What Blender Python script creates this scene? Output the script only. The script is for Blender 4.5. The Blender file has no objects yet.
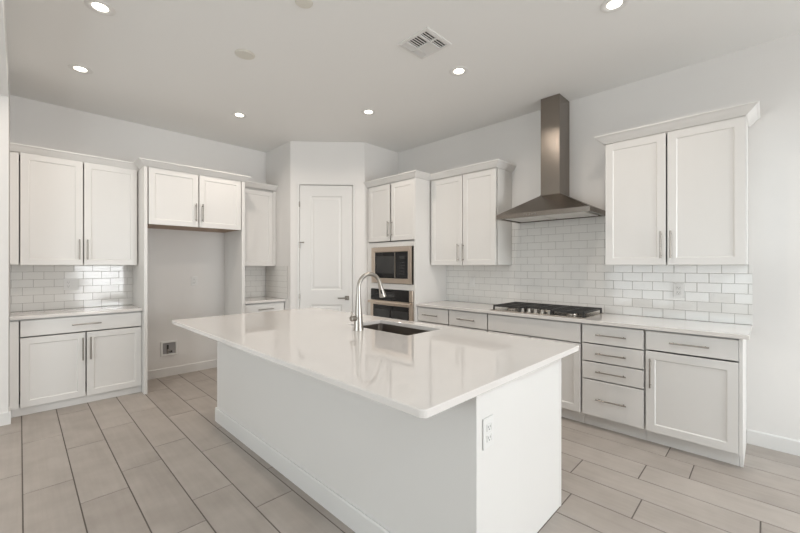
import bpy, bmesh, math, random
from mathutils import Vector, Matrix
R = random.Random(7)
SC = bpy.context.scene
COL = SC.collection

# ------------------------------------------------------------------ camera, world, light, exposure
cam_d = bpy.data.cameras.new('camera')
cam = bpy.data.objects.new('camera', cam_d)
COL.objects.link(cam)
cam.location = (0, 0, 1.37)
cam.rotation_euler = (math.pi / 2, 0, -0.7933)
cam_d.sensor_width = 36
cam_d.lens = 374.28 / 800 * 36
cam_d.shift_y = -0.81 / 800
cam_d.clip_start = 0.02
SC.camera = cam

SC.view_settings.view_transform = 'Standard'
SC.view_settings.look = 'None'
SC.view_settings.gamma = 1
SC.view_settings.exposure = 0.0
SC.view_settings.use_curve_mapping = False

w = bpy.data.worlds.new('daylight')
SC.world = w
w.use_nodes = True
wb = w.node_tree.nodes['Background']
wb.inputs[0].default_value = (0.97, 1.0, 1.0, 1)
wb.inputs[1].default_value = 1.0


def area_light(name, loc, rot, sx, sy, power, color=(1, 1, 1), spread=180, parent=None):
    d = bpy.data.lights.new(name, 'AREA')
    d.shape = 'RECTANGLE'
    d.size, d.size_y = sx, sy
    d.energy = power
    d.color = color
    d.spread = math.radians(spread)
    o = bpy.data.objects.new(name, d)
    COL.objects.link(o)
    o.location = loc
    o.rotation_euler = rot
    o.parent = parent
    return o


# daylight through the glass doors behind the camera (they face +Y) and added fill from an assumed, unseen window on the left
area_light('daylight_sliding_door', (2.45, -6.62, 1.30), (math.pi / 2, 0, 0), 2.1, 2.4, 236, (0.95, 0.983, 1.0))
area_light('added_left_fill', (-3.52, 1.6, 1.5), (math.pi / 2, 0, -math.pi / 2), 3.0, 1.8, 69, (0.86, 0.957, 1.0))
LAMP_POWER = 5.8

# ------------------------------------------------------------------ materials


def mat(name, color, rough=0.5, metal=0.0, coat=0.0, bump=None, vary=None, spec=0.5):
    m = bpy.data.materials.new(name)
    m.use_nodes = True
    nt = m.node_tree
    b = nt.nodes['Principled BSDF']
    b.inputs['Base Color'].default_value = (*color, 1)
    b.inputs['Roughness'].default_value = rough
    b.inputs['Metallic'].default_value = metal
    b.inputs['Coat Weight'].default_value = coat
    b.inputs['Coat Roughness'].default_value = 0.05
    b.inputs['Specular IOR Level'].default_value = spec
    if bump or vary:
        tc = nt.nodes.new('ShaderNodeTexCoord')
        mp = nt.nodes.new('ShaderNodeMapping')
        nt.links.new(tc.outputs['Object'], mp.inputs[0])
    if bump:
        scale, strength, stretch = bump
        mp.inputs['Scale'].default_value = stretch
        n = nt.nodes.new('ShaderNodeTexNoise')
        n.inputs['Scale'].default_value = scale
        n.inputs['Detail'].default_value = 3
        nt.links.new(mp.outputs[0], n.inputs[0])
        bp = nt.nodes.new('ShaderNodeBump')
        bp.inputs['Strength'].default_value = strength
        bp.inputs['Distance'].default_value = 0.002
        nt.links.new(n.outputs[0], bp.inputs['Height'])
        nt.links.new(bp.outputs[0], b.inputs['Normal'])
    if vary:
        scale, amount = vary
        n2 = nt.nodes.new('ShaderNodeTexNoise')
        n2.inputs['Scale'].default_value = scale
        n2.inputs['Detail'].default_value = 4
        nt.links.new(tc.outputs['Object'], n2.inputs[0])
        mx = nt.nodes.new('ShaderNodeMix')
        mx.data_type = 'RGBA'
        mx.inputs[6].default_value = (*[c * (1 - amount) for c in color], 1)
        mx.inputs[7].default_value = (*[min(1, c * (1 + amount)) for c in color], 1)
        nt.links.new(n2.outputs[0], mx.inputs[0])
        nt.links.new(mx.outputs[2], b.inputs['Base Color'])
    return m


def emit(name, color, strength):
    m = bpy.data.materials.new(name)
    m.use_nodes = True
    b = m.node_tree.nodes['Principled BSDF']
    b.inputs['Base Color'].default_value = (*color, 1)
    b.inputs['Emission Color'].default_value = (*color, 1)
    b.inputs['Emission Strength'].default_value = strength
    return m


def plank_material():
    m = bpy.data.materials.new('taupe_plank_tile')
    m.use_nodes = True
    nt = m.node_tree
    b = nt.nodes['Principled BSDF']
    at = nt.nodes.new('ShaderNodeAttribute')
    at.attribute_name = 'plank'
    tc = nt.nodes.new('ShaderNodeTexCoord')
    add = nt.nodes.new('ShaderNodeVectorMath')
    add.operation = 'ADD'
    sc = nt.nodes.new('ShaderNodeVectorMath')
    sc.operation = 'SCALE'
    comb = nt.nodes.new('ShaderNodeCombineXYZ')
    nt.links.new(at.outputs['Fac'], comb.inputs[0])
    nt.links.new(at.outputs['Fac'], comb.inputs[1])
    nt.links.new(comb.outputs[0], sc.inputs[0])
    sc.inputs[3].default_value = 37.0
    nt.links.new(tc.outputs['Object'], add.inputs[0])
    nt.links.new(sc.outputs[0], add.inputs[1])
    # fine streaks along the plank
    mp = nt.nodes.new('ShaderNodeMapping')
    mp.inputs['Scale'].default_value = (34, 2.0, 1)
    nt.links.new(add.outputs[0], mp.inputs[0])
    n1 = nt.nodes.new('ShaderNodeTexNoise')
    n1.inputs['Scale'].default_value = 1.0
    n1.inputs['Detail'].default_value = 5
    nt.links.new(mp.outputs[0], n1.inputs[0])
    # soft cloudy patches
    n2 = nt.nodes.new('ShaderNodeTexNoise')
    n2.inputs['Scale'].default_value = 5.0
    n2.inputs['Detail'].default_value = 4
    nt.links.new(add.outputs[0], n2.inputs[0])
    m1 = nt.nodes.new('ShaderNodeMath'); m1.operation = 'MULTIPLY'; m1.inputs[1].default_value = 0.35
    m2 = nt.nodes.new('ShaderNodeMath'); m2.operation = 'MULTIPLY'; m2.inputs[1].default_value = 0.65
    m3 = nt.nodes.new('ShaderNodeMath'); m3.operation = 'ADD'
    m4 = nt.nodes.new('ShaderNodeMath'); m4.operation = 'MULTIPLY_ADD'
    m4.inputs[1].default_value = 0.22
    nt.links.new(n1.outputs[0], m1.inputs[0])
    nt.links.new(n2.outputs[0], m2.inputs[0])
    nt.links.new(m1.outputs[0], m3.inputs[0])
    nt.links.new(m2.outputs[0], m3.inputs[1])
    nt.links.new(at.outputs['Fac'], m4.inputs[0])
    nt.links.new(m3.outputs[0], m4.inputs[2])
    cr = nt.nodes.new('ShaderNodeValToRGB')
    cr.color_ramp.elements[0].position = 0.38
    cr.color_ramp.elements[0].color = (0.345, 0.302, 0.268, 1)
    cr.color_ramp.elements[1].position = 0.85
    cr.color_ramp.elements[1].color = (0.47, 0.42, 0.378, 1)
    nt.links.new(m4.outputs[0], cr.inputs[0])
    nt.links.new(cr.outputs[0], b.inputs['Base Color'])
    b.inputs['Roughness'].default_value = 0.42
    return m


M = {
    'wall': mat('wall_paint', (0.79, 0.768, 0.745), 0.6, bump=(220, 0.05, (1, 1, 1))),
    'ceiling': mat('ceiling_paint', (0.87, 0.86, 0.84), 0.7, bump=(160, 0.06, (1, 1, 1))),
    'trim': mat('trim_paint', (0.765, 0.752, 0.732), 0.35),
    'cabinet': mat('white_cabinet_paint', (0.775, 0.757, 0.732), 0.35),
    'carcass': mat('white_cabinet_box', (0.78, 0.765, 0.735), 0.4),
    'plywood': mat('maple_underside', (0.34, 0.22, 0.14), 0.5, vary=(18, 0.12)),
    'quartz': mat('white_quartz', (0.76, 0.725, 0.695), 0.035, coat=0.3, vary=(60, 0.015)),
    'tile': mat('white_glazed_tile', (0.80, 0.785, 0.755), 0.10, bump=(9, 0.10, (1, 1, 1))),
    'tile_grout': mat('pale_grey_grout', (0.42, 0.40, 0.375), 0.9),
    'plank': plank_material(),
    'floor_grout': mat('brown_floor_grout', (0.15, 0.13, 0.114), 0.9),
    'steel': mat('brushed_stainless', (0.50, 0.46, 0.415), 0.27, 1.0, bump=(60, 0.06, (1, 1, 40))),
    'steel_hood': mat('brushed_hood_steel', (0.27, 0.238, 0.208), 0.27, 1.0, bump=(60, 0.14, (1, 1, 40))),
    'appliance': mat('warm_stainless_trim', (0.72, 0.62, 0.53), 0.30, 1.0),
    'nickel': mat('satin_nickel', (0.34, 0.315, 0.285), 0.30, 1.0),
    'sink_steel': mat('sink_steel', (0.23, 0.20, 0.175), 0.38, 1.0),
    'faucet': mat('faucet_stainless', (0.44, 0.415, 0.38), 0.32, 1.0),
    'filter': mat('hood_filter_mesh', (0.72, 0.70, 0.67), 0.45, 0.4),
    'glass_black': mat('black_appliance_glass', (0.012, 0.012, 0.013), 0.06),
    'window_dark': mat('dark_oven_window', (0.05, 0.05, 0.05), 0.08),
    'iron': mat('cast_iron', (0.025, 0.024, 0.023), 0.55),
    'black': mat('black_plastic', (0.02, 0.02, 0.02), 0.4),
    'plastic': mat('white_plastic', (0.785, 0.775, 0.755), 0.35),
    'slot': mat('dark_slot', (0.30, 0.30, 0.29), 0.6),
    'grey_box': mat('grey_galvanised_box', (0.33, 0.32, 0.32), 0.5),
    'duct': mat('dark_duct', (0.02, 0.02, 0.02), 0.8),
    'ring': mat('lamp_trim_ring', (0.80, 0.785, 0.76), 0.5),
    'cover': mat('aged_white_plastic', (0.72, 0.69, 0.62), 0.5),
    'lens': emit('lit_lens', (1.0, 0.93, 0.82), 6.0),
    'frame': mat('white_vinyl_frame', (0.8, 0.8, 0.8), 0.4),
}

# ------------------------------------------------------------------ mesh helpers


class Frame:
    """s along a wall, o out of the wall, z up"""
    def __init__(self, origin, a, n):
        self.o, self.a, self.n = Vector(origin), Vector(a).normalized(), Vector(n).normalized()

    def p(self, s, o, z):
        return self.o + self.a * s + self.n * o + Vector((0, 0, z))


W = Frame((0, 0, 0), (1, 0, 0), (0, 1, 0))          # plain world axes: s = X, o = Y


class MB:
    def __init__(self):
        self.bm = bmesh.new()
        self.mi = 0

    def face(self, vs):
        try:
            f = self.bm.faces.new(vs)
            f.material_index = self.mi
            return f
        except ValueError:
            return None

    def loft(self, rings, caps=(True, True), closed=False):
        rr = [[self.bm.verts.new(p) for p in r] for r in rings]
        n = len(rr[0])
        seq = list(zip(rr[:-1], rr[1:])) + ([(rr[-1], rr[0])] if closed else [])
        for A, B in seq:
            for i in range(n):
                j = (i + 1) % n
                self.face([A[i], A[j], B[j], B[i]])
        if caps[0] and not closed:
            self.face(rr[0])
        if caps[1] and not closed:
            self.face(rr[-1])
        return self

    def box(self, fr, s0, s1, o0, o1, z0, z1, bev=0.0):
        b = bmesh.new()
        q = [fr.p(s, o, z) for z in (z0, z1) for s, o in ((s0, o0), (s1, o0), (s1, o1), (s0, o1))]
        v = [b.verts.new(p) for p in q]
        for ids in ((0, 1, 2, 3), (4, 5, 6, 7), (0, 1, 5, 4), (1, 2, 6, 5), (2, 3, 7, 6), (3, 0, 4, 7)):
            b.faces.new([v[i] for i in ids])
        if bev > 0:
            bmesh.ops.bevel(b, geom=b.edges[:], offset=bev, segments=2, affect='EDGES', profile=0.5)
        self.merge(b)
        return self

    def merge(self, b):
        mp = {v: self.bm.verts.new(v.co) for v in b.verts}
        for f in b.faces:
            self.face([mp[v] for v in f.verts])
        b.free()

    def prism(self, pts, z0, z1):
        self.loft([[Vector((x, y, z0)) for x, y in pts], [Vector((x, y, z1)) for x, y in pts]])
        return self

    def panel(self, fr, s0, s1, z0, z1, o, t=0.019, rail=0.057, depth=0.0065, slope=0.007):
        """a shaker door or drawer front: rails round a sunk flat panel"""
        def ring(i, oo):
            return [fr.p(s0 + i, oo, z0 + i), fr.p(s1 - i, oo, z0 + i), fr.p(s1 - i, oo, z1 - i), fr.p(s0 + i, oo, z1 - i)]
        e = 0.0018
        rings = [ring(0, o), ring(0, o + t - e), ring(e, o + t)]
        if rail:
            rings += [ring(rail, o + t), ring(rail + slope, o + t - depth)]
        self.loft(rings)
        return self

    def tube(self, pts, radii, n=16, caps=True):
        pts = [Vector(p) for p in pts]
        if not isinstance(radii, (list, tuple)):
            radii = [radii] * len(pts)
        rings = []
        t0 = (pts[1] - pts[0]).normalized()
        up = Vector((0, 0, 1)) if abs(t0.z) < 0.9 else Vector((1, 0, 0))
        x = t0.cross(up).normalized()
        for i, p in enumerate(pts):
            a = pts[max(i - 1, 0)]
            c = pts[min(i + 1, len(pts) - 1)]
            t = (c - a).normalized()
            x = (x - t * x.dot(t)).normalized()
            y = t.cross(x)
            rings.append([p + (x * math.cos(k * 2 * math.pi / n) + y * math.sin(k * 2 * math.pi / n)) * radii[i] for k in range(n)])
        self.loft(rings, (caps, caps))
        return self

    def lathe(self, c, prof, n=32, axis='z', caps=(True, True)):
        c = Vector(c)
        rings = []
        for r, h in prof:
            rings.append([c + Vector((r * math.cos(k * 2 * math.pi / n), r * math.sin(k * 2 * math.pi / n), h)) for k in range(n)])
        self.loft(rings, caps)
        return self

    def sweep(self, fr, path, prof, sign=1):
        """profile (projection, z) carried along a plan path of (s, o) points with mitred corners"""
        P = [Vector(p) for p in path]
        segs = [(b - a).normalized() for a, b in zip(P[:-1], P[1:])]
        nrm = [Vector((-d.y, d.x)) * sign for d in segs]
        rings = []
        for i, p in enumerate(P):
            if i == 0:
                m = nrm[0]
            elif i == len(P) - 1:
                m = nrm[-1]
            else:
                m = (nrm[i - 1] + nrm[i]) / (1 + nrm[i - 1].dot(nrm[i]))
            rings.append([fr.p(p.x + m.x * q, p.y + m.y * q, z) for q, z in prof])
        self.loft(rings)
        return self


def wpos(o):
    v = Vector((0, 0, 0))
    while o is not None:
        v = v + o.location
        o = o.parent
    return v


def obj(name, mb, mats, parent=None, smooth=False):
    if not isinstance(mats, (list, tuple)):
        mats = [mats]
    bmesh.ops.recalc_face_normals(mb.bm, faces=mb.bm.faces[:])
    if parent is not None:
        off = wpos(parent)
        for v in mb.bm.verts:
            v.co -= off
    me = bpy.data.meshes.new(name)
    mb.bm.to_mesh(me)
    mb.bm.free()
    for m in mats:
        me.materials.append(m)
    if smooth:
        me.polygons.foreach_set('use_smooth', [True] * len(me.polygons))
        try:
            me.set_sharp_from_angle(angle=math.radians(40))
        except Exception:
            pass
    o = bpy.data.objects.new(name, me)
    COL.objects.link(o)
    o.parent = parent
    return o


def thing(name, label, cat, loc, group=None):
    o = bpy.data.objects.new(name, None)
    o.empty_display_size = 0.05
    COL.objects.link(o)
    o.location = loc
    tag(o, label, cat, group)
    return o


def tag(o, label, cat, group=None):
    o['label'] = label
    o['category'] = cat
    if group:
        o['group'] = group
    return o


def struct(name, mb, m, parent=None):
    o = obj(name, mb, m, parent)
    if parent is None:
        o['kind'] = 'structure'
    return o


# ------------------------------------------------------------------ the room
H = 3.05
XW, YW = 3.946, 5.315          # right wall, left (far) wall
XS, YS = -0.067, 4.685         # end of the partition at the left edge
XMIN, YMIN = -3.4, -6.5
PX1, PY1 = 2.563, 4.599        # pantry corners
PX2, PY2 = 3.297, 3.922
LW = Frame((0, YW, 0), (1, 0, 0), (0, -1, 0))     # left wall: s = X
RW = Frame((XW, 0, 0), (0, 1, 0), (-1, 0, 0))     # right wall: s = Y
dvec = Vector((PX2 - PX1, PY2 - PY1, 0)).normalized()
DW = Frame((PX1, PY1, 0), dvec, (dvec.y, -dvec.x, 0))
DL = math.hypot(PX2 - PX1, PY2 - PY1)

# floor of long planks, joints staggered row by row
fl = MB()
PW, PL, GAP = 0.2315, 0.905, 0.0065
x_first = 0.012
known = {-1: 0.79, 0: 0.465, 1: 0.108, 2: 0.35, 3: 0.59, 4: 0.26, 8: 0.845, 9: 0.529, 10: 0.53, 11: 0.03, 12: 0.598, 13: 0.364, 14: 0.527}
known[10] = 0.529; known[9] = 0.845
fl.mi = 1
fl.box(W, XMIN - 0.1, XW + 0.1, YMIN - 0.3, YW + 0.1, -0.08, -0.0022)
fl.mi = 0
vals = []
k0, k1 = math.floor((XMIN - x_first) / PW), math.ceil((XW - x_first) / PW)
layer = fl.bm.faces.layers.float.new('plank')
for k in range(k0, k1):
    xa, xb = x_first + k * PW + GAP / 2, x_first + (k + 1) * PW - GAP / 2
    off = known.get(k, R.random() * PL)
    j = math.floor((YMIN - off) / PL)
    while off + j * PL < YW:
        ya, yb = max(off + j * PL + GAP / 2, YMIN - 0.1), min(off + (j + 1) * PL - GAP / 2, YW + 0.05)
        j += 1
        if yb - ya < 0.01:
            continue
        xb2 = min(xb, XW + 0.05)
        e = 0.001
        lo = [Vector((xa, ya, -0.0022)), Vector((xb2, ya, -0.0022)), Vector((xb2, yb, -0.0022)), Vector((xa, yb, -0.0022))]
        hi = [Vector((xa + e, ya + e, 0)), Vector((xb2 - e, ya + e, 0)), Vector((xb2 - e, yb - e, 0)), Vector((xa + e, yb - e, 0))]
        n_before = len(fl.bm.faces)
        fl.loft([lo, hi], (False, True))
        fl.bm.faces.ensure_lookup_table()
        val = R.random()
        for f in fl.bm.faces[n_before:]:
            f[layer] = val
struct('floor', fl, [M['plank'], M['floor_grout']])

struct('ceiling', MB().box(W, XS, XW + 0.1, YMIN - 0.3, YW + 0.1, H, H + 0.1), M['ceiling'])
struct('ceiling_soffit', MB().box(W, XMIN - 0.1, XS, YMIN - 0.3, YS + 0.05, 2.83, H + 0.1), M['ceiling'])
struct('wall_left', MB().box(W, XS - 0.3, XW + 0.1, YW, YW + 0.1, 0, H), M['wall'])
struct('wall_right', MB().box(W, XW, XW + 0.1, YMIN - 0.3, YW, 0, H), M['wall'])
struct('wall_partition', MB().box(W, XMIN, XS, YS, YW - 0.001, 0, H - 0.001, 0.003), M['wall'])

# pantry corner
ip1 = (PX1 + 0.1, PY1 + 0.044)
ip2 = (PX2 + 0.044, PY2 + 0.1)
struct('wall_pantry_left', MB().prism([(PX1, YW - 0.001), (PX1, PY1), ip1, (PX1 + 0.1, YW - 0.001)], 0, H), M['wall'])
struct('wall_pantry_right', MB().prism([(PX2, PY2), (XW - 0.001, PY2), (XW - 0.001, PY2 + 0.1), ip2], 0, H), M['wall'])
D0, D1, DZ = 0.118, 0.840, 2.466


def diag(s, back):
    a = DW.p(s, 0, 0)
    if not back:
        return (a.x, a.y)
    t = s / DL
    return (ip1[0] + (ip2[0] - ip1[0]) * t, ip1[1] + (ip2[1] - ip1[1]) * t)


wd = MB()
wd.prism([diag(0, 0), diag(D0, 0), diag(D0, 1), diag(0, 1)], 0, H)
wd.prism([diag(D1, 0), diag(DL, 0), diag(DL, 1), diag(D1, 1)], 0, H)
wd.prism([diag(D0, 0), diag(D1, 0), diag(D1, 1), diag(D0, 1)], DZ, H)
struct('wall_pantry_door', wd, M['wall'])
jm = MB()
for a, b in ((D0 - 0.028, D0 + 0.001), (D1 - 0.001, D1 + 0.028)):
    jm.box(DW, a, b, 0.0005, 0.011, 0, DZ + 0.028, 0.002)
jm.box(DW, D0 - 0.028, D1 + 0.028, 0.0005, 0.0112, DZ, DZ + 0.028, 0.002)
struct('trim_1', jm, M['trim'])

# pantry door: two sunk panels with a raised field
dr = thing('door_1', 'tall white two-panel pantry door in the angled corner wall', 'door', DW.p(0.479, 0, 0))
dr['kind'] = 'structure'
ds = MB()
S0, S1, O1 = 0.124, 0.834, -0.006


def quad(mb, s0, s1, z0, z1, o):
    mb.face([mb.bm.verts.new(DW.p(s, o, z)) for s, z in ((s0, z0), (s1, z0), (s1, z1), (s0, z1))])


P_S0, P_S1 = 0.272, 0.692
rows = [(0.19, 0.842), (1.040, 2.315)]
ds.box(DW, S0, S1, O1 - 0.040, O1 - 0.012, 0.008, 2.460)
ds.box(DW, S0, P_S0, O1 - 0.012, O1, 0.008, 2.460)
ds.box(DW, P_S1, S1, O1 - 0.012, O1, 0.008, 2.460)
for za, zb in ((0.008, rows[0][0]), (rows[0][1], rows[1][0]), (rows[1][1], 2.460)):
    ds.box(DW, P_S0, P_S1, O1 - 0.012, O1, za, zb)
for za, zb in rows:
    def rg(i, o, za=za, zb=zb):
        return [DW.p(P_S0 + i, o, za + i), DW.p(P_S1 - i, o, za + i), DW.p(P_S1 - i, o, zb - i), DW.p(P_S0 + i, o, zb - i)]
    ds.loft([rg(0, O1), rg(0.008, O1 - 0.006), rg(0.016, O1 - 0.011), rg(0.030, O1 - 0.010), rg(0.046, O1 - 0.004)], (False, True))
obj('door_leaf', ds, M['trim'], dr)
for z in (2.20, 1.643, 0.955, 0.25):
    hb = MB()
    hb.tube([DW.p(S0 - 0.003, 0.008, z - 0.036), DW.p(S0 - 0.003, 0.008, z + 0.036)], 0.0075, 10)
    if z == 1.643:      # hinge pin door stop
        hb.tube([DW.p(S0 - 0.003, 0.008, z + 0.036), DW.p(S0 - 0.003, 0.010, z + 0.046)], 0.010, 10)
        hb.tube([DW.p(S0 - 0.003, 0.010, z + 0.041), DW.p(S0 + 0.055, 0.032, z + 0.041)], 0.006, 10)
        hb.tube([DW.p(S0 + 0.050, 0.030, z + 0.041), DW.p(S0 + 0.062, 0.035, z + 0.041)], 0.010, 10)
    obj('hinge', hb, M['nickel'], dr)
lv = MB()
lv.box(DW, 0.732, 0.790, O1, O1 + 0.010, 0.902, 0.960, 0.002)
lv.tube([DW.p(0.761, O1 + 0.008, 0.931), DW.p(0.761, O1 + 0.050, 0.931)], 0.011, 12)
lv.box(DW, 0.640, 0.772, O1 + 0.040, O1 + 0.052, 0.922, 0.940, 0.003)
obj('lever_handle', lv, M['nickel'], dr)

# baseboards
BBH, BBT = 0.108, 0.013


def board(name, fr, s0, s1, o0=0.0):
    m = MB()
    m.loft([[fr.p(s, o0, 0), fr.p(s, o0 + BBT, 0), fr.p(s, o0 + BBT, BBH - 0.008), fr.p(s, o0 + BBT - 0.005, BBH), fr.p(s, o0, BBH)] for s in (s0, s1)])
    return struct(name, m, M['trim'])


board('baseboard_left', LW, 0.958, 1.956)
board('baseboard_right', RW, YMIN, 0.119)
board('baseboard_partition', Frame((0, YS, 0), (1, 0, 0), (0, -1, 0)), XMIN, XS)
board('baseboard_partition_end', Frame((XS, 0, 0), (0, 1, 0), (1, 0, 0)), YS - BBT, YS + 0.165)
board('baseboard_pantry', DW, 0, D0 - 0.03)
board('baseboard_pantry_right', DW, D1 + 0.03, DL)

# the part of the house behind the camera: glass doors, and a window added for the left fill light
wbk = MB()
wbk.box(W, XMIN - 0.1, 1.38, YMIN - 0.12, YMIN, 0, H)
wbk.box(W, 3.52, XW, YMIN - 0.12, YMIN, 0, H)
wbk.box(W, 1.38, 3.52, YMIN - 0.12, YMIN, 2.55, H)
struct('wall_behind', wbk, M['wall'])
wlf = MB()
wlf.box(W, XMIN - 0.1, XMIN, YMIN, 0.1, 0, 2.83)
wlf.box(W, XMIN - 0.1, XMIN, 3.1, YS, 0, 2.83)
wlf.box(W, XMIN - 0.1, XMIN, 0.1, 3.1, 0, 0.6)
wlf.box(W, XMIN - 0.1, XMIN, 0.1, 3.1, 2.4, 2.83)
struct('wall_far_left', wlf, M['wall'])
wf = MB()
for x in (1.38, 2.45 - 0.04, 3.52 - 0.08):
    wf.box(W, x, x + 0.08, YMIN - 0.09, YMIN - 0.03, 0, 2.55)
wf.box(W, 1.46, 3.44, YMIN - 0.09, YMIN - 0.03, 2.47, 2.55)
wf.box(W, 1.46, 3.44, YMIN - 0.09, YMIN - 0.03, 0, 0.07)
struct('window_1', wf, M['frame'])
wf = MB()
for y in (0.1, 1.57, 3.04):
    wf.box(W, XMIN - 0.08, XMIN - 0.03, y, y + 0.06, 0.6, 2.4)
for z in (0.6, 2.34):
    wf.box(W, XMIN - 0.08, XMIN - 0.03, 0.16, 3.04, z, z + 0.06)
struct('added_window', wf, M['frame'])

# ------------------------------------------------------------------ cabinet helpers
CROWN = [(-0.002, 2.434), (0.005, 2.436), (0.010, 2.443), (0.025, 2.459), (0.043, 2.482), (0.051, 2.487), (0.055, 2.491), (0.055, 2.501), (-0.002, 2.501)]


def bar_pull(fr, s, z, o, length, vertical, parent):
    m = MB()
    h = length / 2
    c = o + 0.030
    if vertical:
        m.tube([fr.p(s, c, z - h), fr.p(s, c, z + h)], 0.0058, 12)
        ends = [(s, z - h + 0.022), (s, z + h - 0.022)]
    else:
        m.tube([fr.p(s - h, c, z), fr.p(s + h, c, z)], 0.0058, 12)
        ends = [(s - h + 0.022, z), (s + h - 0.022, z)]
    for a, b in ends:
        m.tube([fr.p(a, o, b), fr.p(a, c, b)], 0.005, 10)
    return obj('handle', m, M['nickel'], parent, True)


def door(fr, t, s0, s1, z0, z1, o, hs=None, hz=None, hl=0.205):
    d = obj('door', MB().panel(fr, s0, s1, z0, z1, o), M['cabinet'], t)
    if hs is not None:
        bar_pull(fr, hs, hz, o + 0.019, hl, True, d)
    return d


def drawer(fr, t, s0, s1, z0, z1, o, hl=0.222, hc=None, name='drawer'):
    d = obj(name, MB().panel(fr, s0, s1, z0, z1, o, rail=0), M['cabinet'], t)
    if hl:
        bar_pull(fr, (s0 + s1) / 2 if hc is None else hc, (z0 + z1) / 2, o + 0.019, hl, False, d)
    return d


def carcass(fr, t, s0, s1, o1, z0, z1, name='carcass', o0=0.002, under=False):
    t_, of = 0.016, o1 - 0.020          # an open box set back behind its doors
    m = MB()
    m.box(fr, s0, s0 + t_, o0, of, z0, z1)
    m.box(fr, s1 - t_, s1, o0, of, z0, z1)
    m.box(fr, s0 + t_, s1 - t_, o0, o0 + 0.008, z0, z1)
    m.box(fr, s0 + t_, s1 - t_, o0 + 0.008, of, z0, z0 + t_)
    m.box(fr, s0 + t_, s1 - t_, o0 + 0.008, of, z1 - t_, z1)
    mats = [M['carcass']]
    if under:
        m.mi = 1
        m.box(fr, s0 + 0.002, s1 - 0.002, o0 + 0.002, o1 - 0.001, z0 - 0.002, z0 - 0.0002)
        mats.append(M['plywood'])
    return obj(name, m, mats, t)


# ------------------------------------------------------------------ left wall: base, counter, upper
g = 0.0006
DF = 0.490                      # door face
t = thing('base_cabinet', 'white two-door base cabinet with a wide top drawer under the far left countertop', 'cabinet', LW.p(0.42, 0.25, 0))
carcass(LW, t, XS + 0.002, 0.927, DF - 0.019, 0.092, 0.883)
obj('filler_strip', MB().box(LW, XS + 0.002, -0.006, DF - 0.0185, DF - 0.002, 0.075, 0.868, 0.001), M['cabinet'], t)
drawer(LW, t, 0.003, 0.924, 0.722, 0.870, DF - 0.019, 0.225, 0.467)
door(LW, t, 0.003, 0.457, 0.078, 0.710, DF - 0.019, 0.437, 0.552, 0.222)
door(LW, t, 0.467, 0.924, 0.078, 0.710, DF - 0.019, 0.497, 0.552, 0.222)
obj('toe_kick', MB().box(LW, XS + 0.002, 0.927, 0.10, 0.458, 0, 0.0915, 0.001), M['cabinet'], t)

ct = tag(obj('countertop', MB().box(LW, XS + 0.002, 0.927, 0.002, 0.516, 0.8845, 0.914, 0.003), M['quartz']),
         'short white quartz countertop on the left base cabinet, beside the refrigerator gap', 'countertop')

t = thing('wall_cabinet', 'white two-door wall cabinet at the far left above the tiled backsplash', 'cabinet', LW.p(0.42, 0.15, 1.38))
carcass(LW, t, XS + 0.002, 0.927, 0.295, 1.380, 2.432)
obj('filler_strip', MB().box(LW, XS + 0.002, -0.006, 0.2955, 0.312, 1.380, 2.425, 0.001), M['cabinet'], t)
door(LW, t, 0.003, 0.454, 1.376, 2.434, 0.296, 0.426, 1.535)
door(LW, t, 0.463, 0.916, 1.376, 2.434, 0.296, 0.490, 1.535)
obj('crown_moulding', MB().sweep(LW, [(XS + 0.002, 0.315), (0.927, 0.315)], CROWN, 1), M['cabinet'], t)

# refrigerator surround
t = thing('refrigerator_cabinet', 'tall white refrigerator surround with an empty gap under two short doors', 'cabinet', LW.p(1.46, 0.3, 0))
for a, b in ((0.928, 0.958), (1.964, 2.003)):
    obj('side_panel', MB().box(LW, a, b, 0.002, 0.585, 0, 2.432, 0.002), M['cabinet'], t)
carcass(LW, t, 0.9585, 1.9635, 0.560, 1.823, 2.432, under=True)
door(LW, t, 0.970, 1.461, 1.818, 2.432, 0.561, 1.432, 1.985)
door(LW, t, 1.472, 1.955, 1.818, 2.432, 0.561, 1.503, 1.985)
obj('crown_moulding', MB().sweep(LW, [(0.928, 0.376), (0.928, 0.585), (2.003, 0.585), (2.003, 0.376)], CROWN, 1), M['cabinet'], t)

# narrow run beside the pantry
t = thing('wall_cabinet', 'narrow single-door white wall cabinet between the refrigerator gap and the pantry corner', 'cabinet', LW.p(2.28, 0.15, 1.38))
carcass(LW, t, 2.0036, 2.5625, 0.295, 1.372, 2.432)
door(LW, t, 2.012, 2.514, 1.366, 2.405, 0.296)
obj('filler_strip', MB().box(LW, 2.520, 2.5622, 0.2955, 0.310, 1.366, 2.425, 0.001), M['cabinet'], t)
obj('crown_moulding', MB().sweep(LW, [(2.0036, 0.315), (2.5622, 0.315)], CROWN, 1), M['cabinet'], t)

t = thing('base_cabinet', 'narrow white base cabinet with a top drawer beside the pantry corner, behind the island', 'cabinet', LW.p(2.28, 0.28, 0))
carcass(LW, t, 2.0036, 2.5625, 0.545, 0.10, 0.883)
drawer(LW, t, 2.012, 2.552, 0.722, 0.868, 0.5455, 0.21)
door(LW, t, 2.012, 2.552, 0.108, 0.710, 0.5455, 2.05, 0.552)
obj('toe_kick', MB().box(LW, 2.0036, 2.5625, 0.10, 0.49, 0, 0.0995), M['cabinet'], t)
tag(obj('countertop', MB().box(LW, 2.0036, 2.5625, 0.002, 0.592, 0.8845, 0.914, 0.003), M['quartz']),
    'small white quartz countertop in the nook beside the pantry corner', 'countertop')


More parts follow.
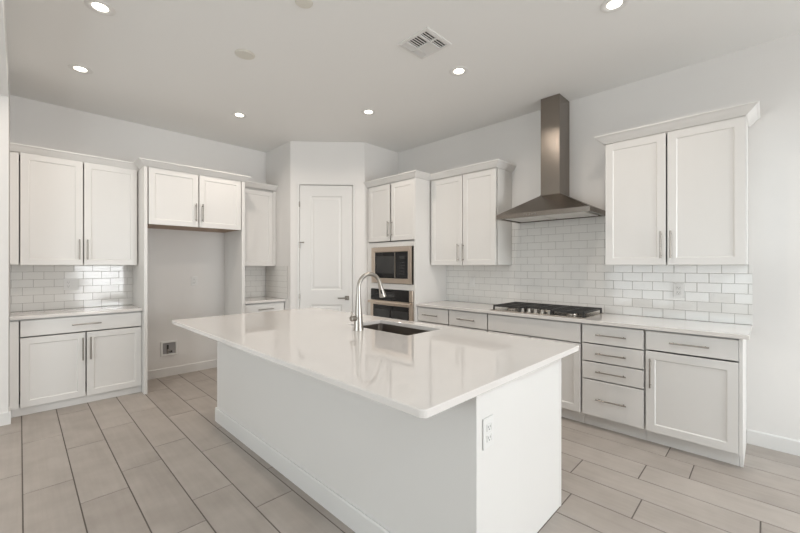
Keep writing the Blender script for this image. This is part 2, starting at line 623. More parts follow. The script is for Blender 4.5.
# subway tile
def tiles(fr, regions, seed, z_first=0.9165, o=0.0008, phase=0.0):
    rr = random.Random(seed)
    m = MB()
    th = 0.0072
    pw, ph, gap = 0.1555, 0.0785, 0.0028
    for (s0, s1, z0, z1) in regions:
        m.mi = 1
        m.box(fr, s0, s1, o, o + th - 0.0016, z0, z1)
        m.mi = 0
        row = math.floor((z0 - z_first) / ph)
        while z_first + row * ph < z1 - 0.004:
            za, zb = max(z0, z_first + row * ph), min(z1, z_first + (row + 1) * ph - gap)
            off = phase + (pw / 2 if row % 2 else 0)
            k = math.floor((s0 - off) / pw)
            row += 1
            if zb - za < 0.005:
                continue
            while off + k * pw < s1:
                a, b = max(s0, off + k * pw), min(s1, off + (k + 1) * pw - gap)
                k += 1
                if b - a < 0.004:
                    continue
                tl = [rr.uniform(-0.0008, 0.0008) for _ in range(3)]
                e = 0.0016

                def corner(s, z, oo, a=a, b=b, za=za, zb=zb, tl=tl):
                    return fr.p(s, o + oo + tl[0] * 0.5 + tl[1] * ((s - a) / max(b - a, 1e-3) - 0.5) + tl[2] * ((z - za) / max(zb - za, 1e-3) - 0.5), z)
                r0 = [fr.p(s, o + th - 0.0016, z) for s, z in ((a, za), (b, za), (b, zb), (a, zb))]
                r1 = [corner(s, z, th - 0.0006) for s, z in ((a, za), (b, za), (b, zb), (a, zb))]
                r2 = [corner(s, z, th) for s, z in ((a + e, za + e), (b - e, za + e), (b - e, zb - e), (a + e, zb - e))]
                m.loft([r0, r1, r2], (False, True))
    return m


tag(obj('backsplash', tiles(LW, [(XS + 0.002, 0.927, 0.9145, 1.3755)], 1, phase=0.02), [M['tile'], M['tile_grout']]),
    'glossy white subway tile backsplash on the far left wall under the two-door wall cabinet', 'backsplash')
tag(obj('backsplash', tiles(LW, [(2.0036, 2.554, 0.9145, 1.3655)], 2), [M['tile'], M['tile_grout']]),
    'small white subway tile backsplash at the back of the nook beside the pantry', 'backsplash')
PWF = Frame((PX1, 0, 0), (0, 1, 0), (-1, 0, 0))
tag(obj('backsplash', tiles(PWF, [(4.677, YW - 0.002, 0.9145, 1.3655)], 3), [M['tile'], M['tile_grout']]),
    'narrow strip of white subway tile on the pantry side wall of the nook', 'backsplash')

# ------------------------------------------------------------------ right wall: oven tower
t = thing('oven_cabinet', 'tall white oven cabinet with two top doors holding the microwave and wall oven', 'cabinet', RW.p(3.47, 0.3, 0))
A0, A1, AO = 3.022, 3.920, 0.596
c = MB()
c.box(RW, A0, A0 + 0.020, 0.002, AO + 0.016, 0, 2.432, 0.0015)
c.box(RW, A1 - 0.020, A1, 0.002, AO, 0, 2.432, 0.001)
c.box(RW, A0 + 0.0202, A1 - 0.0202, 0.002, 0.012, 0.08, 2.43)
for za, zb in ((0.10, 0.12), (0.37, 0.392), (1.078, 1.112), (1.640, 1.676), (2.41, 2.432)):
    c.box(RW, A0 + 0.0202, A1 - 0.0202, 0.0125, AO, za, zb)
obj('carcass', c, M['cabinet'], t)
ff = MB()
ff.box(RW, A0 + 0.0205, 3.062, AO - 0.018, AO + 0.003, 0.385, 1.66)
ff.box(RW, 3.835, A1 - 0.0205, AO - 0.018, AO + 0.003, 0.385, 1.66)
ff.box(RW, 3.820, 3.8348, AO - 0.018, AO + 0.003, 1.1385, 1.6135)
ff.box(RW, 3.0622, 3.8348, AO - 0.018, AO + 0.003, 1.066, 1.138)
ff.box(RW, 3.0622, 3.8348, AO - 0.018, AO + 0.003, 1.614, 1.66)
obj('face_frame', ff, M['cabinet'], t)
door(RW, t, 3.043, 3.438, 1.688, 2.418, AO + 0.001, 3.416, 1.842, 0.20)
door(RW, t, 3.466, 3.872, 1.688, 2.418, AO + 0.001, 3.480, 1.842, 0.20)
drawer(RW, t, 3.043, 3.872, 0.125, 0.375, AO + 0.001, 0.30)
obj('toe_kick', MB().box(RW, A0 + 0.0205, A1 - 0.0205, 0.10, 0.50, 0, 0.0995), M['cabinet'], t)
obj('crown_moulding', MB().sweep(RW, [(A1, AO + 0.018), (A0, AO + 0.018), (A0, 0.36)], CROWN, -1), M['cabinet'], t)

# microwave
t = thing('microwave', 'built-in stainless microwave with a black glass front, above the wall oven', 'microwave', RW.p(3.45, 0.4, 1.112))
FO = AO + 0.004
obj('body', MB().box(RW, 3.066, 3.832, 0.10, AO - 0.019, 1.1125, 1.628), M['black'], t)
m = MB()
m0, m1, mz0, mz1 = 3.082, 3.818, 1.143, 1.610


def rect_ring(fr, s0, s1, z0, z1, i, o):
    return [fr.p(s0 + i, o, z0 + i), fr.p(s1 - i, o, z0 + i), fr.p(s1 - i, o, z1 - i), fr.p(s0 + i, o, z1 - i)]


m.loft([rect_ring(RW, m0, m1, mz0, mz1, 0, FO), rect_ring(RW, m0, m1, mz0, mz1, 0, FO + 0.016), rect_ring(RW, m0, m1, mz0, mz1, 0.004, FO + 0.020),
        rect_ring(RW, m0, m1, mz0, mz1, 0.058, FO + 0.020), rect_ring(RW, m0, m1, mz0, mz1, 0.066, FO + 0.010), rect_ring(RW, m0, m1, mz0, mz1, 0.066, FO)], closed=True)
obj('trim_frame', m, M['appliance'], t)
i0, i1, iz0, iz1 = m0 + 0.067, m1 - 0.067, mz0 + 0.067, mz1 - 0.067
sp = 3.358
d = obj('door', MB().box(RW, sp + 0.003, i1, AO - 0.019, FO + 0.012, iz0, iz1, 0.002), M['glass_black'], t)
obj('window', MB().box(RW, sp + 0.028, i1 - 0.03, FO + 0.0121, FO + 0.0128, iz0 + 0.06, iz1 - 0.05), M['window_dark'], d)
obj('door_edge_strip', MB().box(RW, sp + 0.004, sp + 0.022, FO + 0.0121, FO + 0.0140, iz0 + 0.005, iz1 - 0.005), M['nickel'], d)
cp = obj('control_panel', MB().box(RW, i0, sp, AO - 0.019, FO + 0.012, iz0, iz1, 0.002), M['glass_black'], t)
obj('display', MB().box(RW, i0 + 0.05, sp - 0.06, FO + 0.0121, FO + 0.0128, iz1 - 0.085, iz1 - 0.05), M['window_dark'], cp)
for r_ in range(5):
    kb = MB()
    for c_ in range(3):
        s_ = i0 + 0.055 + c_ * 0.036
        kb.box(RW, s_, s_ + 0.022, FO + 0.0121, FO + 0.0127, iz0 + 0.05 + r_ * 0.036, iz0 + 0.064 + r_ * 0.036)
    obj('key_row', kb, M['window_dark'], cp)

# wall oven
t = thing('wall_oven', 'built-in stainless wall oven with black glass door and bar handle, below the microwave', 'oven', RW.p(3.45, 0.4, 0.392))
o0, o1 = 3.064, 3.833
obj('body', MB().box(RW, 3.11, 3.79, 0.10, AO - 0.020, 0.3925, 1.05), M['black'], t)
cpn = obj('control_panel', MB().box(RW, o0 + 0.058, o1 - 0.004, FO, FO + 0.018, 0.922, 1.062, 0.002), M['glass_black'], t)
obj('display', MB().box(RW, 3.38, 3.56, FO + 0.0181, FO + 0.0187, 0.975, 1.015), M['window_dark'], cpn)
obj('end_trim', MB().box(RW, o0, o0 + 0.057, FO, FO + 0.018, 0.922, 1.062, 0.002), M['appliance'], t)
od = MB()
od.loft([rect_ring(RW, o0, o1, 0.400, 0.916, 0, FO), rect_ring(RW, o0, o1, 0.400, 0.916, 0, FO + 0.020), rect_ring(RW, o0, o1, 0.400, 0.916, 0.003, FO + 0.022),
         rect_ring(RW, o0, o1, 0.400, 0.916, 0.056, FO + 0.022), rect_ring(RW, o0, o1, 0.400, 0.916, 0.056, FO)], closed=True)
odo = obj('door', od, M['appliance'], t)
obj('window', MB().box(RW, o0 + 0.057, o1 - 0.057, FO + 0.002, FO + 0.021, 0.457, 0.859, 0.001), M['glass_black'], odo)
rk = MB()
for a, b in ((3.14, 3.43), (3.46, 3.75)):
    rk.box(RW, a, b, FO + 0.0211, FO + 0.0217, 0.50, 0.80)
obj('inner_pane', rk, M['window_dark'], odo)
hd = MB()
hd.tube([RW.p(3.075, FO + 0.062, 0.897), RW.p(3.822, FO + 0.062, 0.897)], 0.018, 14)
for s_ in (3.115, 3.782):
    hd.box(RW, s_ - 0.012, s_ + 0.012, FO + 0.020, FO + 0.060, 0.891, 0.909, 0.002)
obj('handle', hd, M['appliance'], odo, True)

# ------------------------------------------------------------------ right wall: uppers
UF = 0.327
t = thing('wall_cabinet', 'white two-door wall cabinet between the oven tower and the range hood', 'cabinet', RW.p(2.55, 0.16, 1.38))
carcass(RW, t, 2.090, 3.0212, UF, 1.380, 2.432)
door(RW, t, 2.532, 2.998, 1.376, 2.420, UF + 0.0005, 2.583, 1.522)
door(RW, t, 2.096, 2.522, 1.376, 2.420, UF + 0.0005, 2.513, 1.522)
obj('crown_moulding', MB().sweep(RW, [(3.0212, UF + 0.019), (2.090, UF + 0.019), (2.090, 0.002)], CROWN, -1), M['cabinet'], t)

t = thing('wall_cabinet', 'white two-door wall cabinet on the right wall, right of the range hood', 'cabinet', RW.p(0.56, 0.16, 1.38))
carcass(RW, t, 0.112, 1.022, UF, 1.380, 2.432)
door(RW, t, 0.582, 1.018, 1.376, 2.426, UF + 0.0005, 0.612, 1.537, 0.215)
door(RW, t, 0.116, 0.571, 1.376, 2.426, UF + 0.0005, 0.547, 1.537, 0.215)
obj('crown_moulding', MB().sweep(RW, [(1.022, 0.002), (1.022, UF + 0.019), (0.112, UF + 0.019), (0.112, 0.002)], [(p * 1.25 if p > 0 else p, z) for p, z in CROWN], -1), M['cabinet'], t)

# ------------------------------------------------------------------ right wall: base run
BF = 0.557                      # carcass front; fronts add 19 mm


def base(label, s0, s1):
    t = thing('base_cabinet', label, 'cabinet', RW.p((s0 + s1) / 2, 0.28, 0))
    carcass(RW, t, s0 + g, s1 - g, BF - 0.0005, 0.102, 0.883)
    obj('toe_kick', MB().box(RW, s0 + g, s1 - g, 0.10, 0.499, 0, 0.1012, 0.001), M['cabinet'], t)
    return t


t = base('white base cabinet right against the oven tower, single top drawer', 2.556, 3.021)
drawer(RW, t, 2.563, 3.016, 0.710, 0.871, BF, 0.222, 2.81)
door(RW, t, 2.563, 3.016, 0.112, 0.700, BF, 2.60, 0.56)
t = base('white base cabinet second from the oven tower, single top drawer, left of the cooktop', 2.057, 2.556)
drawer(RW, t, 2.064, 2.548, 0.710, 0.871, BF, 0.222, 2.312)
door(RW, t, 2.064, 2.548, 0.112, 0.700, BF, 2.10, 0.56)
t = base('wide white base cabinet under the gas cooktop with a plain panel and two doors', 1.141, 2.057)
drawer(RW, t, 1.149, 2.050, 0.710, 0.871, BF, 0, name='false_front')
door(RW, t, 1.604, 2.050, 0.112, 0.700, BF, 1.64, 0.56)
door(RW, t, 1.149, 1.594, 0.112, 0.700, BF, 1.56, 0.56)
t = base('white stack of four drawers between the cooktop cabinet and the end cabinet', 0.679, 1.141)
for za, zb in ((0.722, 0.871), (0.570, 0.712), (0.420, 0.560), (0.112, 0.410)):
    drawer(RW, t, 0.686, 1.133, za, zb, BF, 0.222, 0.91)
t = base('white end base cabinet with one drawer over one door, nearest on the right wall', 0.1402, 0.679)
drawer(RW, t, 0.142, 0.671, 0.730, 0.871, BF, 0.228, 0.406)
door(RW, t, 0.142, 0.671, 0.108, 0.718, BF, 0.640, 0.555, 0.222)
ep = MB()
ep.loft([[RW.p(s_, o_, z_) for o_, z_ in ((0.002, 0), (0.499, 0), (0.499, 0.1), (0.5755, 0.1), (0.5755, 0.883), (0.002, 0.883))] for s_ in (0.121, 0.1395)])
obj('end_panel', ep, M['cabinet'], t)

tag(obj('countertop', MB().box(RW, 0.087, 3.021, 0.002, 0.602, 0.8845, 0.914, 0.003), M['quartz']),
    'long white quartz countertop along the right wall under the cooktop', 'countertop')
tag(obj('backsplash', tiles(RW, [(0.087, 3.021, 0.9145, 1.3755), (1.0235, 2.0885, 1.3755, 1.8435)], 4, phase=0.035), [M['tile'], M['tile_grout']]),
    'white subway tile backsplash along the right wall behind the cooktop', 'backsplash')

# ------------------------------------------------------------------ range hood
t = thing('range_hood', 'brown-grey stainless pyramid range hood with a tall chimney above the cooktop', 'range hood', RW.p(1.55, 0.2, 1.845))
h0, h1, ho = 1.098, 2.002, 0.496
c0, c1, co = 1.450, 1.638, 0.258
hb, hl, ht = 1.845, 1.888, 2.075
cn = MB()


def hr(s0, s1, o, z, i=0.0, ob=0.010):
    return [RW.p(s0 + i, ob, z), RW.p(s1 - i, ob, z), RW.p(s1 - i, o - i, z), RW.p(s0 + i, o - i, z)]


cn.loft([hr(h0 + 0.03, h1 - 0.03, ho - 0.03, hb + 0.022, 0, 0.03), hr(h0 + 0.03, h1 - 0.03, ho - 0.03, hb, 0, 0.03), hr(h0, h1, ho, hb), hr(h0, h1, ho, hl), hr(h0 + 0.003, h1 - 0.003, ho - 0.003, hl + 0.002),
         hr(c0 - 0.004, c1 + 0.004, co + 0.004, ht), hr(c0 - 0.004, c1 + 0.004, co + 0.004, ht + 0.006)], (True, True))
obj('canopy', cn, M['steel_hood'], t)
obj('chimney', MB().box(RW, c0, c1, 0.002, co, ht + 0.0065, H - 0.001, 0.0015), M['steel_hood'], t)
for a, b in ((h0 + 0.06, 1.545), (1.555, h1 - 0.06)):
    f = MB()
    f.box(RW, a, b, 0.07, ho - 0.045, hb + 0.003, hb + 0.0215, 0.002)
    fo = obj('filter', f, M['filter'], t)
    r_ = MB()
    for k in range(9):
        oo = 0.095 + k * 0.037
        r_.box(RW, a + 0.02, b - 0.02, oo, oo + 0.010, hb + 0.0005, hb + 0.003)
    obj('baffle_slats', r_, M['filter'], fo)
for s_ in (1.25, 1.85):
    obj('work_light', MB().lathe(RW.p(s_, ho - 0.038, hb + 0.014), [(0.012, 0.0), (0.012, 0.007)], 16), M['filter'], t)
for k in range(5):
    p0 = RW.p(1.70 - k * 0.028, ho, (hb + hl) / 2)
    obj('button', MB().tube([p0, p0 + RW.n * 0.004], 0.008, 14), M['nickel'], t)

# ------------------------------------------------------------------ gas cooktop
t = thing('gas_cooktop', 'black gas cooktop with cast iron grates and a row of silver knobs', 'cooktop', RW.p(1.585, 0.3, 0.9145))
k0_, k1_ = 1.118, 2.030
ko0, ko1 = 0.060, 0.566
CT = 0.9145
pl = MB()
pl.box(RW, k0_, k1_, ko0, ko1, CT, CT + 0.009, 0.003)
obj('top_plate', pl, M['steel'], t)
burn = [(1.272, 0.19), (1.272, 0.43), (1.565, 0.26), (1.858, 0.19), (1.858, 0.43)]
for s_, o_ in burn:
    rb = 0.058 if (s_, o_) == (1.565, 0.26) else 0.045
    b_ = obj('burner', MB().lathe(RW.p(s_, o_, CT + 0.009), [(rb * 1.25, 0), (rb * 1.2, 0.004), (rb, 0.006), (rb, 0.014), (rb * 0.9, 0.016)], 24), M['steel'], t, True)
    obj('burner_cap', MB().lathe(RW.p(s_, o_, CT + 0.0252), [(rb * 0.8, 0), (rb * 0.85, 0.004), (rb * 0.8, 0.009), (rb * 0.3, 0.010)], 24), M['iron'], b_, True)
for (a, b) in ((1.124, 1.419), (1.424, 1.706), (1.711, 2.006)):
    q = MB()
    oa, ob_ = 0.075, 0.552
    if a == 1.424:
        ob_ = 0.455
    z0, z1 = CT + 0.040, CT + 0.056
    bw = 0.014
    q.box(RW, a, b, oa, oa + bw, z0, z1, 0.003)
    q.box(RW, a, b, ob_ - bw, ob_, z0, z1, 0.003)
    q.box(RW, a, a + bw, oa + bw, ob_ - bw, z0, z1, 0.003)
    q.box(RW, b - bw, b, oa + bw, ob_ - bw, z0, z1, 0.003)
    mid = (a + b) / 2
    q.box(RW, mid - bw / 2, mid + bw / 2, oa + bw, ob_ - bw, z0, z1, 0.003)
    for o_ in ((0.13, 0.19, 0.25, 0.31, 0.37, 0.43, 0.49) if a != 1.424 else (0.14, 0.20, 0.265, 0.33, 0.39)):
        q.box(RW, a + bw, mid - bw / 2, o_ - bw / 2, o_ + bw / 2, z0, z1, 0.003)
        q.box(RW, mid + bw / 2, b - bw, o_ - bw / 2, o_ + bw / 2, z0, z1, 0.003)
    for s_ in (a, b - bw):
        for o_ in (oa, ob_ - bw):
            q.box(RW, s_, s_ + bw, o_, o_ + bw, CT + 0.0092, z0)
    obj('grate', q, M['iron'], t)
for k in range(5):
    s_ = 1.575 + (k - 2) * 0.066
    kn = MB()
    kn.lathe(RW.p(s_, 0.512, CT + 0.009), [(0.023, 0), (0.023, 0.004), (0.018, 0.006), (0.0165, 0.030), (0.014, 0.033)], 20)
    obj('knob', kn, M['faucet'], t, True)

# ------------------------------------------------------------------ island
IX0, IX1, IY0, IY1 = 0.889, 2.259, 0.770, 3.565
SX0, SX1, SY0, SY1 = 1.775, 2.140, 1.680, 2.335      # sink opening


def rrect(x0, x1, y0, y1, r, z, n=6, i=0.0):
    out = []
    x0, x1, y0, y1 = x0 + i, x1 - i, y0 + i, y1 - i
    r = max(r - i, 0.001)
    for cx, cy, a0 in ((x1 - r, y1 - r, 0), (x0 + r, y1 - r, 90), (x0 + r, y0 + r, 180), (x1 - r, y0 + r, 270)):
        for k in range(n + 1):
            a = math.radians(a0 + 90 * k / n)
            out.append(Vector((cx + r * math.cos(a), cy + r * math.sin(a), z)))
    return out


zt, zb_ = 0.914, 0.8845
it = MB()
it.loft([rrect(SX0, SX1, SY0, SY1, 0.012, zb_), rrect(IX0, IX1, IY0, IY1, 0.024, zb_, 6, 0.003), rrect(IX0, IX1, IY0, IY1, 0.024, zb_ + 0.003), rrect(IX0, IX1, IY0, IY1, 0.024, zt - 0.003),
         rrect(IX0, IX1, IY0, IY1, 0.024, zt, 6, 0.003), rrect(SX0, SX1, SY0, SY1, 0.012, zt, 6, -0.002), rrect(SX0, SX1, SY0, SY1, 0.012, zt - 0.002)], closed=True)
it_o = tag(obj('countertop', it, M['quartz']), 'large white polished quartz countertop of the kitchen island, around the sink', 'countertop')

t = thing('kitchen_island', 'white kitchen island base with a plain long side and a bright end panel', 'island', (1.70, 2.15, 0))
BX0, BX1, BY0, BY1 = 1.222, 2.170, 0.793, 3.470
ISL = Frame((BX1, 0, 0), (0, 1, 0), (1, 0, 0))
b_ = MB()
b_.box(W, BX0, 1.555, BY0, BY1, 0, 0.884, 0.0025)
obj('seating_wall', b_, M['cabinet'], t)
obj('end_panel', MB().box(W, 1.5555, BX1, 0.845, 0.865, 0, 0.884, 0.0015), M['cabinet'], t)
obj('end_panel', MB().box(W, 1.5555, BX1, BY1 - 0.020, BY1, 0, 0.884, 0.0015), M['cabinet'], t)
obj('corner_trim', MB().box(W, BX1 - 0.018, BX1 + 0.001, 0.8435, 0.8449, 0.0, 0.884), M['cabinet'], t)
cb = MB()
cb.box(W, 1.5555, 2.09, 0.8655, BY1 - 0.0205, 0.0, 0.118)
cb.box(W, 1.5555, BX1 - 0.021, 0.8655, BY1 - 0.0205, 0.118, 0.130)
for y in (1.42, 2.62):
    cb.box(W, 1.5555, BX1 - 0.021, y, y + 0.018, 0.130, 0.884)
obj('carcass', cb, M['carcass'], t)
for a, b in ((0.869, 1.425), (1.430, 2.028), (2.032, 2.630), (2.635, 3.448)):
    door(ISL, t, a, b, 0.118, 0.862, -0.0205, (a + b) / 2 + (0.25 if a > 2.6 else 0.22), 0.72)
bb = MB()
prof = [(0, 0), (0.013, 0), (0.013, 0.112), (0.008, 0.120), (0, 0.120)]
bb.sweep(W, [(BX0 - 0.0002, BY0), (BX0 - 0.0002, BY1 + 0.0002), (1.55, BY1 + 0.0002)], prof, 1)
obj('baseboard', bb, M['trim'], t)

# sink and faucet
t = thing('kitchen_sink', 'stainless undermount sink sunk in the island countertop', 'sink', (1.95, 2.02, 0.65))
sk = MB()
e = 0.005
sk.loft([rrect(SX0, SX1, SY0, SY1, 0.03, 0.8835, 6, -0.008), rrect(SX0, SX1, SY0, SY1, 0.03, 0.8835, 6, -e), rrect(SX0, SX1, SY0, SY1, 0.035, 0.70, 6, -e + 0.004), rrect(SX0, SX1, SY0, SY1, 0.04, 0.672, 6, 0.012),
         rrect(SX0, SX1, SY0, SY1, 0.04, 0.666, 6, 0.04)], (False, True))
sk.loft([rrect(SX0, SX1, SY0, SY1, 0.03, 0.8825, 6, -0.008), rrect(SX0, SX1, SY0, SY1, 0.03, 0.8825, 6, -e - 0.002), rrect(SX0, SX1, SY0, SY1, 0.035, 0.70, 6, -e - 0.002), rrect(SX0, SX1, SY0, SY1, 0.04, 0.664, 6, 0.0)], (False, True))
obj('basin', sk, M['sink_steel'], t, True)
obj('drain', MB().lathe((1.95, 2.02, 0.6662), [(0.045, 0), (0.045, 0.002), (0.034, 0.002), (0.030, 0.0005)], 24), M['nickel'], t, True)

FX, FY = 1.684, 2.070
t = thing('kitchen_faucet', 'tall gooseneck pull-down faucet standing behind the island sink', 'faucet', (FX, FY, 0.914))
bd = MB()
bd.lathe((FX, FY, 0.9143), [(0.036, 0), (0.0355, 0.004), (0.033, 0.03), (0.027, 0.10), (0.021, 0.18), (0.0175, 0.235), (0.016, 0.255)], 28)
obj('body', bd, M['faucet'], t, True)
nk = MB()
pts = [(FX, FY, 1.165), (FX, FY, 1.208)]
ra = 0.104
for k in range(0, 21):
    a = math.radians(180 - k * 8.3)
    pts.append((FX + ra + ra * math.cos(a), FY, 1.208 + ra * 0.98 * math.sin(a)))
nk.tube(pts, 0.0148, 18)
obj('gooseneck', nk, M['faucet'], t, True)
p_end = Vector(pts[-1])
dirn = (Vector(pts[-1]) - Vector(pts[-2])).normalized()
hd = MB()
hd.tube([p_end - dirn * 0.002, p_end + dirn * 0.02, p_end + dirn * 0.060, p_end + dirn * 0.098, p_end + dirn * 0.102], [0.0152, 0.0168, 0.020, 0.0265, 0.024], 20)
so = obj('spray_head', hd, M['faucet'], t, True)
sb_ = MB()
q0 = p_end + dirn * 0.045
sb_.tube([q0 + Vector((-0.013, -0.010, -0.002)), q0 + dirn * 0.03 + Vector((-0.016, -0.012, 0))], 0.007, 10)
obj('spray_button', sb_, M['black'], so, True)
hk = MB()
hk.tube([(FX - 0.024, FY, 0.998), (FX - 0.052, FY, 1.000), (FX - 0.066, FY, 1.001), (FX - 0.069, FY, 1.001)], [0.017, 0.019, 0.019, 0.015], 18)
hk.tube([(FX - 0.056, FY, 1.012), (FX - 0.062, FY, 1.045), (FX - 0.066, FY, 1.050)], [0.005, 0.004, 0.003], 10)
obj('handle', hk, M['nickel'], t, True)


# ------------------------------------------------------------------ outlets and plates
def outlet(fr, s, z, label, wide=False, switch=False, o=0.0, recept=-0.0):
    hw = 0.059 if wide else 0.037
    hh = 0.060
    t = thing('switch_plate' if switch else 'wall_outlet', label, 'switch' if switch else 'outlet', fr.p(s, o, z))
    obj('cover_plate', MB().box(fr, s - hw, s + hw, o, o + 0.006, z - hh, z + hh, 0.002), M['plastic'], t)
    cs = s - (0.023 if wide else 0)
    if switch:
        obj('rocker', MB().box(fr, s - 0.016, s + 0.016, o + 0.0062, o + 0.0095, z - 0.033, z + 0.033, 0.001), M['plastic'], t)
        return t
    for dz in (0.021, -0.021):
        r_ = obj('receptacle', MB().box(fr, cs - 0.016, cs + 0.016, o + 0.0061, o + 0.0085, z + dz - 0.0145, z + dz + 0.0145, 0.003), M['plastic'], t)
        sl = MB()
        for ds_ in (-0.007, 0.007):
            sl.box(fr, cs + ds_ - 0.0014, cs + ds_ + 0.0014, o + 0.0086, o + 0.0092, z + dz - 0.001, z + dz + 0.008)
        sl.box(fr, cs - 0.003, cs + 0.003, o + 0.0086, o + 0.0092, z + dz - 0.010, z + dz - 0.005)
        obj('slots', sl, M['slot'], r_)
    if wide:
        obj('rocker', MB().box(fr, s + 0.007, s + 0.039, o + 0.0062, o + 0.0095, z - 0.033, z + 0.033, 0.001), M['plastic'], t)
    return t


TO = 0.0095
outlet(LW, 0.385, 1.172, 'wide white outlet plate on the far left tile backsplash', True, o=TO)
outlet(RW, 0.543, 1.160, 'white duplex outlet on the right backsplash, under the right wall cabinet', o=TO)
outlet(RW, 2.614, 1.165, 'white switch plate on the tile left of the cooktop, under the wall cabinet', switch=True, o=TO)
outlet(LW, 1.588, 1.172, 'white outlet plate on the bare wall inside the refrigerator gap', o=0.0005)
IE = Frame((0, BY0, 0), (1, 0, 0), (0, -1, 0))
outlet(IE, 1.298, 0.712, 'white duplex outlet on the end of the kitchen island', o=0.0008)

# recessed refrigerator water box
t = thing('water_supply_box', 'grey recessed water valve box low on the wall in the refrigerator gap', 'valve box', LW.p(1.300, 0, 0.345))
w0, w1, v0_, v1_ = 1.212, 1.392, 0.255, 0.435
fr_ = MB()
fr_.loft([rect_ring(LW, w0, w1, v0_, v1_, 0, 0.0006), rect_ring(LW, w0, w1, v0_, v1_, 0, 0.016), rect_ring(LW, w0, w1, v0_, v1_, 0.003, 0.018), rect_ring(LW, w0, w1, v0_, v1_, 0.020, 0.018), rect_ring(LW, w0, w1, v0_, v1_, 0.022, 0.0006)], closed=True)
obj('frame', fr_, M['plastic'], t)
obj('back_plate', MB().box(LW, w0 + 0.0225, w1 - 0.0225, 0.0006, 0.003, v0_ + 0.0225, v1_ - 0.0225), M['grey_box'], t)
vv = MB()
vv.tube([LW.p(1.285, 0.012, 0.279), LW.p(1.285, 0.012, 0.345)], 0.008, 12)
vv.tube([LW.p(1.285, 0.012, 0.320), LW.p(1.318, 0.014, 0.305)], 0.008, 12)
vo = obj('valve', vv, M['nickel'], t, True)
obj('valve_handle', MB().box(LW, 1.275, 1.296, 0.019, 0.024, 0.340, 0.392, 0.002), M['black'], vo)
obj('valve_outlet', MB().tube([LW.p(1.316, 0.014, 0.306), LW.p(1.334, 0.014, 0.302)], 0.011, 12), M['black'], vo)


# ------------------------------------------------------------------ ceiling things
def downlight(x, y, label):
    t = thing('recessed_ceiling_light', label, 'ceiling light', (x, y, H))
    tr = MB()
    n = 40
    rings = []
    for r_, z_ in ((0.081, -0.0006), (0.080, -0.004), (0.074, -0.0065), (0.060, -0.006), (0.046, -0.0015), (0.0435, -0.0006)):
        rings.append([Vector((x + r_ * math.cos(k * 2 * math.pi / n), y + r_ * math.sin(k * 2 * math.pi / n), H + z_)) for k in range(n)])
    tr.loft(rings, closed=True)
    obj('trim_ring', tr, M['ring'], t, True)
    obj('lens', MB().lathe((x, y, H), [(0.043, -0.0008), (0.043, -0.0016), (0.040, -0.002)], 32), M['lens'], t)
    d = bpy.data.lights.new('lamp', 'AREA')
    d.shape = 'DISK'
    d.size = 0.09
    d.energy = LAMP_POWER
    d.color = (1.0, 0.887, 0.78)
    d.spread = math.radians(150)
    o = bpy.data.objects.new('lamp', d)
    COL.objects.link(o)
    o.parent = t
    o.location = (0, 0, -0.009)
    return t


downlight(0.367, 3.095, 'lit recessed ceiling light at the top left of the photo, nearest the left partition')
downlight(0.364, 4.190, 'lit recessed ceiling light above the far left wall cabinet')
downlight(1.719, 4.205, 'lit recessed ceiling light in front of the refrigerator gap')
downlight(2.674, 3.115, 'lit recessed ceiling light nearest the pantry and oven tower')
downlight(2.660, 1.905, 'lit recessed ceiling light between the air vent and the range hood')
downlight(2.680, 0.705, 'lit recessed ceiling light at the top right edge of the photo')
# added fill lights behind the camera, bluish to make up for missing daylight
for x, y in ((0.6, -1.6), (2.9, -1.6), (0.6, -4.4), (2.9, -4.4)):
    area_light('unseen_fill_light', (x, y, H - 0.01), (0, 0, 0), 0.15, 0.15, 19, (0.80, 0.92, 1.0), 160)

for x, y, r_, lb in ((1.254, 2.962, 0.075, 'round white ceiling cover left of centre, further from the camera'), (1.270, 2.110, 0.055, 'round white ceiling disc at the top edge of the photo')):
    t = thing('smoke_detector', lb, 'detector', (x, y, H))
    obj('base_ring', MB().lathe((x, y, H), [(r_, -0.0006), (r_, -0.004), (r_ * 0.95, -0.005)], 32), M['cover'], t, True)
    obj('cover', MB().lathe((x, y, H), [(r_ * 0.88, -0.0052), (r_ * 0.86, -0.009), (r_ * 0.7, -0.011), (r_ * 0.3, -0.0115)], 32), M['cover'], t, True)

# four-way ceiling register
t = thing('ceiling_air_vent', 'square white air vent with dark louvres in the middle of the ceiling', 'air vent', (2.150, 1.855, H))
x0, x1, y0, y1 = 2.006, 2.293, 1.706, 2.006


def cring(i, z):
    return [Vector((x0 + i, y0 + i, z)), Vector((x1 - i, y0 + i, z)), Vector((x1 - i, y1 - i, z)), Vector((x0 + i, y1 - i, z))]


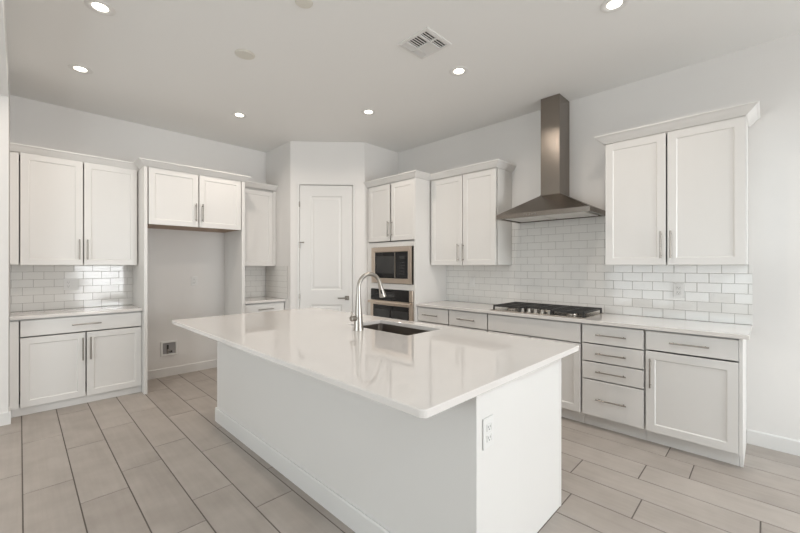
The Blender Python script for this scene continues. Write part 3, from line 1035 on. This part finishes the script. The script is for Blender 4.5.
fr_ = MB()
fr_.loft([cring(0, H - 0.0006), cring(0, H - 0.004), cring(0.003, H - 0.007), cring(0.026, H - 0.010), cring(0.026, H - 0.0006)], closed=True)
obj('frame', fr_, M['trim'], t)
obj('duct_opening', MB().box(W, x0 + 0.0262, x1 - 0.0262, y0 + 0.0262, y1 - 0.0262, H - 0.0016, H - 0.0006), M['duct'], t)
xi0, xi1, yi0, yi1 = x0 + 0.027, x1 - 0.027, y0 + 0.027, y1 - 0.027
xm = (xi0 + xi1) / 2
ya_, yb_ = yi0 + 0.070, yi1 - 0.052
dv = MB()
dv.box(W, xm - 0.006, xm + 0.006, yi0, yi1, H - 0.012, H - 0.002)
for y in (ya_, yb_):
    dv.box(W, xi0, xm - 0.006, y - 0.005, y + 0.005, H - 0.012, H - 0.002)
    dv.box(W, xm + 0.006, xi1, y - 0.005, y + 0.005, H - 0.012, H - 0.002)
obj('dividers', dv, M['trim'], t)


def louvres(xa, xb, ya, yb, n, along_x, tilt, wide=0.42):
    m = MB()
    for k in range(n):
        f = (k + 0.5) / n
        if along_x:
            y = ya + (yb - ya) * f
            wv = (yb - ya) / n * wide
            P = [(y - wv, H - 0.004 - (0.007 if tilt > 0 else 0)), (y + wv, H - 0.004 - (0.007 if tilt < 0 else 0))]
            m.loft([[Vector((x, P[0][0], P[0][1])), Vector((x, P[1][0], P[1][1])), Vector((x, P[1][0], P[1][1] + 0.0012)), Vector((x, P[0][0], P[0][1] + 0.0012))] for x in (xa, xb)])
        else:
            x = xa + (xb - xa) * f
            wv = (xb - xa) / n * wide
            P = [(x - wv, H - 0.004 - (0.007 if tilt > 0 else 0)), (x + wv, H - 0.004 - (0.007 if tilt < 0 else 0))]
            m.loft([[Vector((P[0][0], y, P[0][1])), Vector((P[1][0], y, P[1][1])), Vector((P[1][0], y, P[1][1] + 0.0012)), Vector((P[0][0], y, P[0][1] + 0.0012))] for y in (ya, yb)])
    obj('louvre_bank', m, M['trim'], t)


louvres(xi0, xm - 0.006, yb_ + 0.005, yi1, 3, True, -1, 0.30)
louvres(xm + 0.006, xi1, yb_ + 0.005, yi1, 3, True, -1, 0.30)
louvres(xi0, xm - 0.006, ya_ + 0.005, yb_ - 0.005, 5, True, 0, 0.2)
louvres(xm + 0.006, xi1, ya_ + 0.005, yb_ - 0.005, 7, False, -1, 0.46)
louvres(xi0, xm - 0.006, yi0, ya_ - 0.005, 3, True, 0, 0.2)
louvres(xm + 0.006, xi1, yi0, ya_ - 0.005, 3, True, 0, 0.2)
